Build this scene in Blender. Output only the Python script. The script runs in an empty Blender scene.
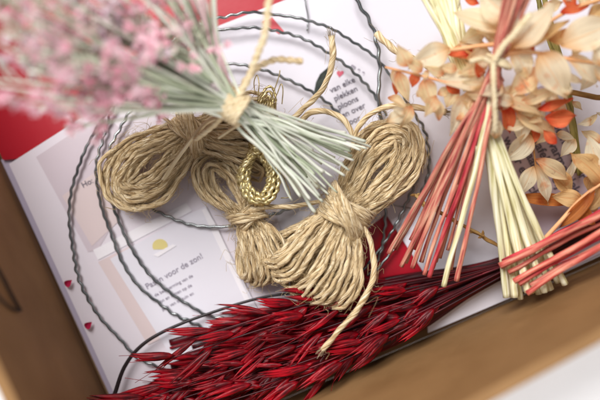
import bpy, math, random
import numpy as np
from mathutils import Vector, Matrix

random.seed(11)
rng = np.random.default_rng(11)
S = 0.0005            # half a millimetre per unit; all building below is in these units
H = 660.0             # height of the lens above the bottom of the box
R = math.radians
scene = bpy.context.scene
col = scene.collection


def P(px, py, z=0.0):
    """a point of the layout (read on the bottom of the box) placed at its own height z"""
    k = (H - z) / H
    return np.array([(px - 300.0) * k, -(py - 200.0) * k, z])


def PL(pts):
    return np.array([P(*p) for p in pts])


def U(a, b):
    return random.uniform(a, b)


# ------------------------------------------------------------------ mesh helpers
def resample(ctrl, step):
    c = np.asarray(ctrl, float)
    if len(c) == 2:
        dense = c[0] + (c[1] - c[0]) * np.linspace(0, 1, 20)[:, None]
    else:
        p = np.vstack([2 * c[0] - c[1], c, 2 * c[-1] - c[-2]])
        t = np.linspace(0, 1, 24, endpoint=False)[:, None]
        segs = []
        for i in range(1, len(p) - 2):
            p0, p1, p2, p3 = p[i - 1], p[i], p[i + 1], p[i + 2]
            segs.append(0.5 * (2 * p1 + (p2 - p0) * t + (2 * p0 - 5 * p1 + 4 * p2 - p3) * t ** 2
                               + (3 * p1 - p0 - 3 * p2 + p3) * t ** 3))
        dense = np.vstack(segs + [c[-1:]])
    d = np.r_[0, np.cumsum(np.linalg.norm(np.diff(dense, axis=0), axis=1))]
    n = max(3, int(d[-1] / step) + 1)
    s = np.linspace(0, d[-1], n)
    return np.stack([np.interp(s, d, dense[:, k]) for k in range(3)], 1)


def frames(p):
    t = np.gradient(p, axis=0)
    t /= np.maximum(np.linalg.norm(t, axis=1), 1e-9)[:, None]
    n = np.zeros_like(p)
    up = np.array([0, 0, 1.0]) if abs(t[0][2]) < .9 else np.array([1.0, 0, 0])
    v = np.cross(t[0], up)
    n[0] = v / np.linalg.norm(v)
    for i in range(1, len(p)):
        v = n[i - 1] - t[i] * np.dot(n[i - 1], t[i])
        n[i] = v / max(np.linalg.norm(v), 1e-9)
    return t, n, np.cross(t, n)


def jitter(p, amp, wl=40.):
    p = np.array(p)
    s = np.r_[0, np.cumsum(np.linalg.norm(np.diff(p, axis=0), axis=1))]
    for k in range(3):
        p[:, k] += amp * math.sqrt(1) * (np.sin(s / wl * 6.28 + U(0, 6)) * .6 + np.sin(s / wl * 15 + U(0, 6)) * .3)
    return p


class MB:
    def __init__(self):
        self.v, self.f, self.uv, self.n = [], [], [], 0

    def add(self, v, f, uv):
        self.v.append(np.asarray(v, float))
        self.f += [tuple(i + self.n for i in q) for q in f]
        self.uv += uv
        self.n += len(v)

    def tube(self, p, r, sides=8, lobes=0, amp=.2, pitch=12., cap=True, flat=1., u0=None):
        p = np.asarray(p, float)
        N = len(p)
        t, n, b = frames(p)
        s = np.r_[0, np.cumsum(np.linalg.norm(np.diff(p, axis=0), axis=1))]
        rr = np.broadcast_to(np.asarray(r, float), (N,))
        a = np.arange(sides) * 2 * math.pi / sides
        ph = 2 * math.pi * s / pitch
        A = np.broadcast_to(a[None, :], (N, sides))
        rad = rr[:, None] * np.ones((1, sides))
        if lobes:
            rad = rad * (1 + amp * np.cos(lobes * (A - ph[:, None])))
        V = p[:, None, :] + rad[..., None] * (np.cos(A)[..., None] * n[:, None, :]
                                             + flat * np.sin(A)[..., None] * b[:, None, :])
        if u0 is None:
            u0 = random.random() * 900
        f, uv = [], []
        for i in range(N - 1):
            ua, ub = u0 + s[i] * .1, u0 + s[i + 1] * .1
            va, vb = (-s[i] / pitch, -s[i + 1] / pitch) if lobes else (0, 0)
            for k in range(sides):
                k2 = (k + 1) % sides
                f.append((i * sides + k, i * sides + k2, (i + 1) * sides + k2, (i + 1) * sides + k))
                k0, k1 = k / sides, (k + 1) / sides
                uv += [(ua, k0 + va), (ua, k1 + va), (ub, k1 + vb), (ub, k0 + vb)]
        if cap:
            f.append(tuple(range(sides))[::-1])
            uv += [(u0, .5)] * sides
            f.append(tuple((N - 1) * sides + k for k in range(sides)))
            uv += [(u0, .5)] * sides
        self.add(V.reshape(-1, 3), f, uv)

    def leaf(self, b, t, w, roll=0., fold=.15, droop=0., nu=12, nv=6, peak=.42, sharp=1.0, wav=0.0):
        b, t = np.asarray(b, float), np.asarray(t, float)
        a = t - b
        L = np.linalg.norm(a)
        ah = a / L
        s = np.cross(ah, [0, 0, 1.0])
        s /= np.linalg.norm(s)
        n = np.cross(s, ah)
        s2 = s * math.cos(roll) + n * math.sin(roll)
        n2 = np.cross(s2, ah)
        V, f, uv = [], [], []
        ph = U(0, 6)
        for i in range(nu + 1):
            u = i / nu
            e = math.log(.5) / math.log(peak)
            prof = max(math.sin(math.pi * u ** e), 0) ** sharp
            prof = max(prof, .02 if u > .5 else .05)
            for j in range(nv + 1):
                v = j / nv * 2 - 1
                z = fold * abs(v) ** 1.15 * w * prof * .5 + droop * L * (4 * u * (1 - u)) * .25 - droop * L * u * u * .3
                z += wav * w * math.sin(u * 9 + ph + v * 2.2) * .12 * abs(v)
                V.append(b + a * u + s2 * (w * .5 * prof * v) + n2 * z)
        for i in range(nu):
            for j in range(nv):
                q = (i * (nv + 1) + j, i * (nv + 1) + j + 1, (i + 1) * (nv + 1) + j + 1, (i + 1) * (nv + 1) + j)
                f.append(q)
                uv += [(i / nu, j / nv), (i / nu, (j + 1) / nv), ((i + 1) / nu, (j + 1) / nv), ((i + 1) / nu, j / nv)]
        self.add(np.array(V), f, uv)

    def husk(self, b, t, w, sides=6, n=8, peak=.38, flat=.6):
        """a closed spindle: the glume of an oat floret"""
        u = np.linspace(0, 1, n + 1)
        e = math.log(.5) / math.log(peak)
        r = np.maximum(np.sin(np.pi * u ** e), .02) * w * .5
        b, t = np.asarray(b, float), np.asarray(t, float)
        side = np.cross(t - b, [0, 0, 1.]); side /= max(np.linalg.norm(side), 1e-6)
        bow = side * U(-.06, .06) * np.linalg.norm(t - b)
        p = b + (t - b) * u[:, None] + bow * np.sin(np.pi * u)[:, None]
        self.tube(p, r, sides, flat=flat, u0=0)

    def build(self, name, mat, parent=None, smooth=True):
        V = np.vstack(self.v) * S
        org = np.array(parent_world(parent)) if parent else None
        if parent is None:
            org = np.array([(V[:, 0].min() + V[:, 0].max()) / 2, (V[:, 1].min() + V[:, 1].max()) / 2, V[:, 2].min()])
        me = bpy.data.meshes.new(name)
        me.from_pydata((V - org).tolist(), [], self.f)
        ul = me.uv_layers.new(name='UVMap')
        ul.data.foreach_set('uv', np.array(self.uv, float).ravel())
        if smooth:
            me.polygons.foreach_set('use_smooth', [True] * len(me.polygons))
        me.materials.append(mat)
        me.update()
        o = bpy.data.objects.new(name, me)
        col.objects.link(o)
        if parent:
            o.parent = parent
        else:
            o.location = org
        return o


def parent_world(o):
    v = np.zeros(3)
    while o is not None:
        v = v + np.array(o.location)
        o = o.parent
    return v


def tag(o, label, cat, group=None):
    o['label'] = label
    o['category'] = cat
    if group:
        o['group'] = group
    return o


def thing(name, at, label, cat, group=None):
    o = bpy.data.objects.new(name, None)
    o.empty_display_size = .01
    o.location = np.asarray(at) * S
    col.objects.link(o)
    return tag(o, label, cat, group)


# ------------------------------------------------------------------ materials
def lin(r, g, b):
    def c(x):
        x /= 255.
        return x / 12.92 if x <= .04045 else ((x + .055) / 1.055) ** 2.4
    return (c(r), c(g), c(b), 1)


def mat_base(name, rough=.6, spec=.3):
    m = bpy.data.materials.new(name)
    m.use_nodes = True
    nt = m.node_tree
    b = nt.nodes['Principled BSDF']
    b.inputs['Roughness'].default_value = rough
    b.inputs['Specular IOR Level'].default_value = spec
    return m, nt, b


def noise_mat(name, stops, scale=(1, 1, 1), coord='UV', rough=.6, spec=.3, detail=4., bump=0., bump_dist=.0004,
              nscale=1., metallic=0., transl=0., per_obj=0., distort=0., sheen=0., coat=0.):
    m, nt, b = mat_base(name, rough, spec)
    N, Lk = nt.nodes, nt.links
    tc = N.new('ShaderNodeTexCoord')
    mp = N.new('ShaderNodeMapping')
    mp.inputs['Scale'].default_value = scale
    Lk.new(tc.outputs[coord], mp.inputs['Vector'])
    nz = N.new('ShaderNodeTexNoise')
    nz.inputs['Scale'].default_value = nscale
    nz.inputs['Detail'].default_value = detail
    nz.inputs['Distortion'].default_value = distort
    Lk.new(mp.outputs[0], nz.inputs['Vector'])
    rp = N.new('ShaderNodeValToRGB')
    el = rp.color_ramp.elements
    el[0].position, el[0].color = stops[0]
    el[1].position, el[1].color = stops[-1]
    for p_, c_ in stops[1:-1]:
        e = el.new(p_)
        e.color = c_
    Lk.new(nz.outputs['Fac'], rp.inputs['Fac'])
    out = rp.outputs['Color']
    if per_obj:
        oi = N.new('ShaderNodeObjectInfo')
        hsv = N.new('ShaderNodeHueSaturation')
        mr = N.new('ShaderNodeMapRange')
        mr.inputs['To Min'].default_value = 1 - per_obj
        mr.inputs['To Max'].default_value = 1 + per_obj
        Lk.new(oi.outputs['Random'], mr.inputs['Value'])
        Lk.new(mr.outputs[0], hsv.inputs['Value'])
        Lk.new(out, hsv.inputs['Color'])
        out = hsv.outputs['Color']
    Lk.new(out, b.inputs['Base Color'])
    b.inputs['Metallic'].default_value = metallic
    b.inputs['Sheen Weight'].default_value = sheen
    b.inputs['Coat Weight'].default_value = coat
    if bump:
        bp = N.new('ShaderNodeBump')
        bp.inputs['Strength'].default_value = bump
        bp.inputs['Distance'].default_value = bump_dist
        Lk.new(nz.outputs['Fac'], bp.inputs['Height'])
        Lk.new(bp.outputs[0], b.inputs['Normal'])
    if transl:
        tr = N.new('ShaderNodeBsdfTranslucent')
        mx = N.new('ShaderNodeMixShader')
        mx.inputs[0].default_value = transl
        Lk.new(out, tr.inputs['Color'])
        Lk.new(b.outputs[0], mx.inputs[1])
        Lk.new(tr.outputs[0], mx.inputs[2])
        Lk.new(mx.outputs[0], N['Material Output'].inputs['Surface'])
    return m


M = {}
M['jute'] = noise_mat('jute', [(.3, lin(104, 76, 46)), (.41, lin(190, 160, 116)), (.53, lin(229, 205, 162)), (.66, lin(252, 238, 208))],
                      scale=(.5, 11, 1), rough=.85, spec=.12, bump=.9, bump_dist=.001, detail=6, sheen=.2)
M['jute_dark'] = noise_mat('jute_dark', [(.28, lin(96, 66, 36)), (.5, lin(158, 122, 76)), (.72, lin(200, 168, 118))],
                           scale=(.55, 9, 1), rough=.85, spec=.12, bump=.7, bump_dist=.0006, detail=5, sheen=.3)
M['fibre'] = noise_mat('fibre', [(.3, lin(180, 150, 100)), (.7, lin(226, 205, 165))], rough=.8, spec=.15, transl=.3)
M['raffia'] = noise_mat('raffia', [(.3, lin(196, 172, 128)), (.5, lin(222, 202, 164)), (.7, lin(238, 226, 198))],
                        scale=(.5, 8, 1), rough=.7, spec=.2, bump=.4)
M['gold'] = noise_mat('gold_thread', [(.3, lin(124, 102, 56)), (.5, lin(200, 180, 124)), (.7, lin(248, 236, 196))],
                      scale=(2.5, 5, 1), rough=.36, spec=.5, metallic=.6, bump=.3)
M['wire'] = noise_mat('wire', [(.3, lin(100, 104, 106)), (.7, lin(168, 172, 172))], scale=(1, 2, 1), rough=.2, spec=.6, metallic=.95)
M['greenstem'] = noise_mat('pale_green_stem', [(.25, lin(150, 160, 134)), (.4, lin(206, 212, 194)), (.58, lin(228, 230, 216)), (.72, lin(232, 216, 214))],
                           scale=(.5, 5, 1), rough=.6, spec=.25, per_obj=.2, bump=.4, detail=7)
M['pinkpale'] = noise_mat('pale_pink_stem', [(.3, lin(214, 170, 176)), (.7, lin(240, 214, 216))], scale=(.2, 3, 1), rough=.5)
M['leafgreen'] = noise_mat('grey_green', [(.3, lin(122, 134, 110)), (.5, lin(176, 184, 158)), (.7, lin(214, 216, 198))], scale=(.25, 3, 1), rough=.6, per_obj=.2)
M['pink'] = noise_mat('pink_petal', [(.3, lin(232, 158, 176)), (.5, lin(246, 202, 213)), (.7, lin(252, 236, 239))],
                      coord='Object', nscale=180, rough=.7, spec=.15, transl=.35, per_obj=.08)
M['lilac'] = noise_mat('lilac_petal', [(.3, lin(222, 196, 210)), (.7, lin(244, 232, 234))], coord='Object', nscale=180, rough=.7, transl=.35)
M['bud'] = noise_mat('sage_bud', [(.3, lin(170, 176, 150)), (.5, lin(212, 212, 192)), (.7, lin(240, 232, 222))], coord='Object', nscale=180, rough=.7, transl=.35)
M['pinkstem'] = noise_mat('pink_stem', [(.34, lin(150, 58, 58)), (.44, lin(196, 104, 94)), (.54, lin(208, 140, 116)), (.66, lin(226, 186, 156))],
                          scale=(.35, 7, 1), rough=.62, spec=.25, per_obj=.22, bump=.5, detail=8)
M['redstem'] = noise_mat('red_stem', [(.34, lin(126, 22, 36)), (.46, lin(186, 48, 62)), (.56, lin(200, 84, 84)), (.66, lin(216, 134, 116))],
                         scale=(.35, 7, 1), rough=.62, spec=.25, per_obj=.22, bump=.5, detail=8)
M['straw'] = noise_mat('cream_straw', [(.34, lin(178, 168, 114)), (.43, lin(216, 208, 160)), (.54, lin(236, 230, 194)), (.66, lin(247, 243, 220))],
                       scale=(.22, 8, 1), rough=.5, spec=.3, per_obj=.14, bump=.4, detail=8)
M['olive'] = noise_mat('olive_stem', [(.3, lin(84, 78, 34)), (.5, lin(134, 124, 66)), (.7, lin(176, 160, 104))], scale=(.12, 3, 1), rough=.55, per_obj=.15)
M['oat'] = noise_mat('red_oat', [(.32, lin(34, 2, 8)), (.45, lin(96, 3, 15)), (.56, lin(146, 3, 20)), (.68, lin(188, 17, 39))],
                     scale=(.5, 5, 1), rough=.42, spec=.28, per_obj=.45, bump=.6)
M['oatstem'] = noise_mat('dark_red_stem', [(.34, lin(28, 3, 8)), (.5, lin(70, 6, 18)), (.66, lin(130, 18, 32))], scale=(.2, 3, 1), rough=.45, spec=.4, per_obj=.3)
M['darkstem'] = noise_mat('black_stem', [(.3, lin(22, 16, 18)), (.7, lin(48, 36, 38))], scale=(.2, 3, 1), rough=.4, spec=.4)
M['petal'] = noise_mat('crimson_petal', [(.3, lin(150, 14, 54)), (.7, lin(196, 40, 84))], rough=.5)
M['twig'] = noise_mat('twig', [(.3, lin(96, 66, 34)), (.5, lin(164, 124, 70)), (.7, lin(206, 172, 112))], scale=(.4, 3, 1), rough=.6, bump=.5)


def leaf_mat(name, base, mid, tip, blush, amount, transl=.35):
    m, nt, b = mat_base(name, .5, .3)
    N, Lk = nt.nodes, nt.links
    tc = N.new('ShaderNodeTexCoord')
    sep = N.new('ShaderNodeSeparateXYZ')
    Lk.new(tc.outputs['UV'], sep.inputs[0])
    rp = N.new('ShaderNodeValToRGB')
    el = rp.color_ramp.elements
    el[0].position, el[0].color = 0, base
    el[1].position, el[1].color = 1, tip
    e = el.new(.35); e.color = mid
    e = el.new(.85); e.color = mid
    Lk.new(sep.outputs[0], rp.inputs['Fac'])
    nz = N.new('ShaderNodeTexNoise')
    nz.inputs['Scale'].default_value = 130
    nz.inputs['Detail'].default_value = 4
    Lk.new(tc.outputs['Object'], nz.inputs['Vector'])
    r2 = N.new('ShaderNodeValToRGB')
    r2.color_ramp.elements[0].position = .68 - amount * .35
    r2.color_ramp.elements[0].color = (0, 0, 0, 1)
    r2.color_ramp.elements[1].position = .84 - amount * .25
    r2.color_ramp.elements[1].color = (1, 1, 1, 1)
    Lk.new(nz.outputs['Fac'], r2.inputs['Fac'])
    mx = N.new('ShaderNodeMixRGB')
    mx.inputs['Color2'].default_value = blush
    Lk.new(r2.outputs[0], mx.inputs['Fac'])
    Lk.new(rp.outputs[0], mx.inputs['Color1'])
    mid_ = N.new('ShaderNodeMath'); mid_.operation = 'SUBTRACT'; mid_.inputs[1].default_value = .5
    Lk.new(sep.outputs[1], mid_.inputs[0])
    ab = N.new('ShaderNodeMath'); ab.operation = 'ABSOLUTE'
    Lk.new(mid_.outputs[0], ab.inputs[0])
    mr2 = N.new('ShaderNodeMapRange')
    mr2.inputs['From Min'].default_value = .012; mr2.inputs['From Max'].default_value = .05
    mr2.inputs['To Min'].default_value = .4; mr2.inputs['To Max'].default_value = 0
    Lk.new(ab.outputs[0], mr2.inputs['Value'])
    mxm = N.new('ShaderNodeMixRGB')
    mxm.inputs['Color2'].default_value = base
    Lk.new(mr2.outputs[0], mxm.inputs['Fac'])
    Lk.new(mx.outputs[0], mxm.inputs['Color1'])
    n3 = N.new('ShaderNodeTexNoise')
    n3.inputs['Scale'].default_value = 420
    Lk.new(tc.outputs['Object'], n3.inputs['Vector'])
    r3 = N.new('ShaderNodeMapRange')
    r3.inputs['From Min'].default_value = .68; r3.inputs['From Max'].default_value = .76
    r3.inputs['To Max'].default_value = .4
    Lk.new(n3.outputs['Fac'], r3.inputs['Value'])
    mxs = N.new('ShaderNodeMixRGB')
    mxs.inputs['Color2'].default_value = lin(164, 92, 48)
    Lk.new(r3.outputs[0], mxs.inputs['Fac'])
    Lk.new(mxm.outputs[0], mxs.inputs['Color1'])
    mx = mxs
    # veins running along the blade
    mp = N.new('ShaderNodeMapping')
    mp.inputs['Scale'].default_value = (1.2, 16, 1)
    Lk.new(tc.outputs['UV'], mp.inputs[0])
    n2 = N.new('ShaderNodeTexNoise')
    n2.inputs['Scale'].default_value = 1
    Lk.new(mp.outputs[0], n2.inputs['Vector'])
    bp = N.new('ShaderNodeBump')
    bp.inputs['Strength'].default_value = .8
    bp.inputs['Distance'].default_value = .001
    Lk.new(n2.outputs['Fac'], bp.inputs['Height'])
    Lk.new(bp.outputs[0], b.inputs['Normal'])
    hsv = N.new('ShaderNodeHueSaturation')
    mr = N.new('ShaderNodeMapRange')
    mr.inputs['From Min'].default_value = .3
    mr.inputs['From Max'].default_value = .7
    mr.inputs['To Min'].default_value = .85
    mr.inputs['To Max'].default_value = 1.08
    Lk.new(n2.outputs['Fac'], mr.inputs['Value'])
    Lk.new(mr.outputs[0], hsv.inputs['Value'])
    Lk.new(mx.outputs[0], hsv.inputs['Color'])
    Lk.new(hsv.outputs[0], b.inputs['Base Color'])
    tr = N.new('ShaderNodeBsdfTranslucent')
    Lk.new(hsv.outputs[0], tr.inputs['Color'])
    ms = N.new('ShaderNodeMixShader')
    ms.inputs[0].default_value = transl
    Lk.new(b.outputs[0], ms.inputs[1])
    Lk.new(tr.outputs[0], ms.inputs[2])
    Lk.new(ms.outputs[0], N['Material Output'].inputs['Surface'])
    return m


M['leaf_cream'] = leaf_mat('cream_leaf', lin(248, 194, 130), lin(255, 242, 210), lin(252, 226, 178), lin(240, 158, 96), .16, .5)
M['leaf_peach'] = leaf_mat('peach_leaf', lin(238, 150, 96), lin(252, 228, 182), lin(247, 200, 140), lin(238, 126, 66), .34, .52)
M['leaf_orange'] = leaf_mat('orange_leaf', lin(228, 70, 36), lin(236, 122, 76), lin(226, 84, 50), lin(214, 48, 30), .5)
M['leaf_tan'] = leaf_mat('tan_leaf', lin(206, 128, 66), lin(226, 186, 130), lin(214, 156, 96), lin(202, 112, 52), .3)
M['leaf_rust'] = leaf_mat('rust_leaf', lin(176, 88, 34), lin(206, 126, 62), lin(190, 104, 46), lin(160, 70, 26), .4)


def paper(name, c, rough=.45, var=.04, coat=0.):
    d = tuple(x * (1 - var) for x in c[:3]) + (1,)
    return noise_mat(name, [(.35, d), (.65, c)], coord='Object', nscale=14, rough=rough, spec=.35, detail=6, coat=coat, bump=.25, bump_dist=.003)


M['white'] = paper('white_paper', lin(222, 218, 227))
M['white_warm'] = paper('card_paper', lin(224, 215, 223))
M['lav'] = paper('lavender_paper', lin(196, 184, 204))
M['band'] = paper('band_print', lin(236, 231, 236))
M['grey_panel'] = paper('grey_panel_print', lin(206, 192, 200))
M['tan_panel'] = paper('tan_panel_print', lin(216, 198, 198))
M['shade_panel'] = paper('shade_panel_print', lin(190, 166, 166))
M['red'] = paper('red_card', lin(178, 20, 40), rough=.35, coat=.1)
M['red2'] = paper('red_print', lin(214, 84, 92), rough=.4)
M['card_shaded'] = paper('lavender_card_shaded', lin(186, 168, 178))  # lavender darkened for the shadows lying on the text card
M['ink'] = paper('ink', lin(92, 84, 98))
M['ink_soft'] = paper('ink_soft', lin(150, 142, 156))
M['sun'] = paper('sun_print', lin(216, 200, 132))
M['heart'] = paper('heart_print', lin(208, 96, 118))
M['darkleaf'] = noise_mat('dark_leaf_print', [(.4, lin(30, 38, 34)), (.62, lin(60, 66, 58)), (.7, lin(150, 152, 140))], coord='Object', nscale=260, rough=.5)
M['table'] = paper('table_white', lin(240, 240, 242), rough=.4, var=.02)
M['board'] = noise_mat('cardboard', [(.3, lin(129, 95, 59)), (.5, lin(139, 104, 67)), (.7, lin(149, 113, 74))], coord='Object',
                       nscale=30, scale=(1, 1, 1), rough=.7, spec=.2, detail=9, bump=.12)
M['slot'] = noise_mat('slot_edge', [(.3, lin(34, 22, 14)), (.7, lin(54, 34, 20))], rough=.8)
M['edge'] = noise_mat('cardboard_edge', [(.3, lin(150, 106, 62)), (.7, lin(196, 150, 100))], coord='Object', nscale=600, rough=.8)


# ------------------------------------------------------------------ table and box
mb = MB()
q = 6000
mb.add([(-q, -q, -12), (q, -q, -12), (q, q, -12), (-q, q, -12)], [(0, 1, 2, 3)], [(0, 0), (1, 0), (1, 1), (0, 1)])
o = mb.build('table_surface', M['table'])
o['kind'] = 'structure'


def isect(p, d, q_, e):
    A = np.array([[d[0], -e[0]], [d[1], -e[1]]])
    t = np.linalg.solve(A, np.array(q_) - np.array(p))
    return np.array(p) + np.array(d) * t[0]


HW = 198.
lb, ld = (-6, 150), (.409, .912)                # foot of the left wall
bb, bd = (430, 338), (.917, -.40)               # foot of the near wall
lt = (15, 385)                                   # upper edge of the left wall
bt, btd = (478, 387), (.877, -.48)
c0 = isect(lb, ld, bb, bd)
c1 = isect(lt, ld, bt, btd)
nl = np.array([-.912, -.409])                   # outward, world xy (y up)
nb = np.array([.40, -.917])


def base(pt):
    return P(pt[0], pt[1], 0)


def top(pt):
    return P(pt[0], pt[1], HW)


LONG = 640.
LW = 760.
ulen = np.array([ld[0], -ld[1]])                # along left wall, world, toward near corner
blen = np.array([bd[0], -bd[1]])
B0 = base(c0)[:2]
T0 = top(c1)[:2]
B1 = B0 - ulen * LONG                            # far left corner
T1 = T0 - ulen * LONG
B3 = B0 + blen * LW
T3 = T0 + np.array([btd[0], -btd[1]]) * LW
B2 = B3 - ulen * LONG
T2 = T3 - ulen * LONG + nl * -10

box = thing('cardboard_box', (0, 0, -12), 'open brown cardboard box lined with papers and filled with dried flowers and twine', 'box')


def wall(b0, b1, t0, t1, out, name='side_wall', label=None):
    w = 9.
    o3 = np.r_[out, 0] * w
    n = 10
    V, f, uv = [], [], []
    for i in range(n + 1):
        k = i / n
        bow = np.r_[out, 0] * 5 * math.sin(math.pi * k)
        b_ = np.r_[b0 + (b1 - b0) * k, -8.]
        t_ = np.r_[t0 + (t1 - t0) * k, HW] + bow
        m_ = (b_ + t_) / 2 + bow * .4
        V += [b_, m_, t_, t_ + o3, m_ + o3, b_ + o3]
    for i in range(n):
        for j in range(6):
            j2 = (j + 1) % 6
            f.append((i * 6 + j, i * 6 + j2, (i + 1) * 6 + j2, (i + 1) * 6 + j))
            uv += [(i, j), (i, j + 1), (i + 1, j + 1), (i + 1, j)]
    f += [tuple(range(6)), tuple(n * 6 + k for k in range(6))[::-1]]
    uv += [(0, 0)] * 12
    m = MB()
    m.add(V, f, uv)
    ob = m.build(name, M['board'], box, smooth=False)
    if label:
        ob['label'] = label
    return ob


lw = wall(B0, B1, T0, T1, nl)
wall(B3, B0, T3, T0, nb)
wall(B1, B2, T1, T2, -nb)
wall(B2, B3, T2, T3, -nl)
m = MB()
fl = [np.r_[x, -9.] for x in (B0, B3, B2, B1)]
m.add(fl + [p_ - np.array([0, 0, 2.5]) for p_ in fl], [(0, 1, 2, 3), (7, 6, 5, 4), (0, 4, 5, 1), (1, 5, 6, 2), (2, 6, 7, 3), (3, 7, 4, 0)], [(0, 0)] * 24)
m.build('bottom_panel', M['board'], box, smooth=False)
# the tab slot pressed into the left wall


def on_left(px, py):
    """point of the leaning left wall's inner face seen at (px,py)"""
    d2 = np.array([-ld[1], ld[0]])
    dist = lambda a: float(np.dot(np.array(a, float) - np.array([300, 200]), d2))
    d0, dt, d1 = dist(lb), dist(lt) * (H - HW) / H, dist((px, py))
    z = (d1 - d0) / (d1 / H + (dt + 3.5 - d0) / HW)
    return P(px, py, max(z, 0)) + np.r_[-nl, 0] * .6


m = MB()
m.tube(resample([on_left(*p_) for p_ in [(-10, 256), (2, 277), (10, 293), (20, 311)]], 2), 1.5, 6)
m.tube(resample([on_left(*p_) for p_ in [(20, 311), (12, 309), (2, 301), (-8, 290)]], 2), 1.2, 6)
sl = m.build('tab_slot', M['slot'], lw)


# ------------------------------------------------------------------ papers
def sheet(poly, z, mat, name, label=None, cat=None, parent=None, thick=1.4, group=None, curl=0.):
    """poly of layout points, given the true thickness of a card"""
    pts = PL([(x, y, z) for x, y in poly])
    n = len(pts)
    V = list(pts) + [p_ - np.array([0, 0, thick]) for p_ in pts]
    f = [tuple(range(n)), tuple(range(2 * n - 1, n - 1, -1))]
    uv = [(p_[0] / 100, p_[1] / 100) for p_ in pts] + [(0, 0)] * n
    for i in range(n):
        j = (i + 1) % n
        f.append((i, i + n, j + n, j))
        uv += [(0, 0)] * 4
    nrm = sum((pts[i][0] * pts[(i + 1) % n][1] - pts[(i + 1) % n][0] * pts[i][1]) for i in range(n))
    if nrm < 0:
        f = [q_[::-1] for q_ in f]
    m_ = MB()
    m_.add(V, f, uv)
    ob = m_.build(name, mat, parent, smooth=False)
    if cat:
        tag(ob, label, cat, group)
    elif label:
        ob['label'] = label
    return ob


def text(s, px, py, size, ang, z, mat, parent, line=1.15, bold=0., shear=0.):
    cu = bpy.data.curves.new('printed_text', 'FONT')
    cu.body = s
    cu.size = size * S
    cu.space_line = line
    cu.offset = bold * S
    cu.shear = shear
    tmp = bpy.data.objects.new('tmp_text', cu)
    col.objects.link(tmp)
    dg = bpy.context.evaluated_depsgraph_get()
    me = bpy.data.meshes.new_from_object(tmp.evaluated_get(dg))
    bpy.data.objects.remove(tmp)
    p_ = P(px, py, z) * S - parent_world(parent)
    me.transform(Matrix.Translation(Vector(p_)) @ Matrix.Rotation(R(ang), 4, 'Z'))
    me.materials.clear()
    me.materials.append(mat)
    me.name = 'printed_text'
    ob = bpy.data.objects.new('printed_text', me)
    col.objects.link(ob)
    ob.parent = parent
    return ob


# lavender sheet lowest, its edge showing along the left wall
sheet([(1, 160), (60, 120), (240, 300), (240, 412), (144, 454), (133, 446)], -5, M['lav'], 'paper_sheet',
      'pale lavender paper sheet whose edge peeks out along the left box wall', 'paper sheet', thick=2)
# large red booklet in the far left corner
sheet([(-40, 66), (3, 160), (120, 150), (330, 52), (300, -60), (120, -140)], -1.5, M['red'], 'red_booklet',
      'glossy red booklet with its corner showing beneath the pink flowers', 'booklet', thick=3)
# red card under the oats
sheet([(112, 372), (152, 446), (162, 448), (402, 343), (446, 300), (386, 212), (318, 262), (240, 322)], .5, M['red'], 'red_card',
      'crimson card lying under the dark red oats and the biggest twine hank', 'card', thick=2)
# big white leaflet covering the middle and right
lf = sheet([(205, 31), (300, -6), (420, -70), (700, -20), (690, 214), (508, 299), (428, 333), (426, 276), (386, 214), (318, 268), (240, 330), (150, 120)],
           3, M['white'], 'white_leaflet', 'large white leaflet with black printed words and a small pink heart', 'leaflet', thick=2)
# left booklet page with panels
bk = sheet([(9, 164), (103, 104), (205, 42), (262, 165), (300, 300), (168, 372), (118, 402)], 6, M['white_warm'], 'page_spread',
           'pale booklet page with grey and dusty pink panels beside the left box wall', 'page', thick=2.5)
for poly, mt, nm in [
    ([(36, 157), (104, 112), (150, 160), (98, 250), (88, 252)], 'grey_panel', 'printed_panel'),
    ([(62, 196), (98, 170), (118, 222), (92, 246)], 'tan_panel', 'printed_panel'),
    ([(98, 262), (130, 246), (190, 325), (148, 345)], 'tan_panel', 'printed_panel'),
    ([(93, 250), (186, 203), (192, 211), (98, 260)], 'band', 'printed_band'),
]:
    z = 6.4 + .25 * (nm == 'printed_band') + .2 * (mt == 'tan_panel')
    sheet(poly, z, M[mt], nm, parent=bk, thick=.2)
text("Ho:", 83, 188, 8, 27, 6.9, M['ink'], bk, bold=.1)
# card with the small sun
sc_ = sheet([(110, 259), (189, 214), (206, 206), (262, 318), (176, 364)], 8.5, M['white'], 'sun_card',
            'white card printed with a small yellow sun and grey Dutch text', 'card', thick=1.4)
disc = [(160 + 7.6 * math.cos(a), 246 + 7.0 * math.sin(a)) for a in np.linspace(R(150), R(388), 22)]
sheet(disc, 8.9, M['sun'], 'sun_print', parent=sc_, thick=.2)
sheet([(153, 255), (173, 244), (176, 246), (158, 257)], 9.1, M['band'], 'white_stroke', parent=sc_, thick=.2)
sheet([(206, 208), (216, 225), (250, 300), (246, 303), (212, 232), (202, 210)], 9.0, M['band'], 'white_stroke', parent=sc_, thick=.2)
text("Pasen voor de zon!", 147, 289.5, 8.2, 29.5, 9.1, M['ink_soft'], sc_, bold=.06)
text("de bescherming van de\nzon en zetten op de\nplek van de tuin en", 155, 297, 4.6, 28, 9.1, M['ink_soft'], sc_, line=1.7, bold=.03)
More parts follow.
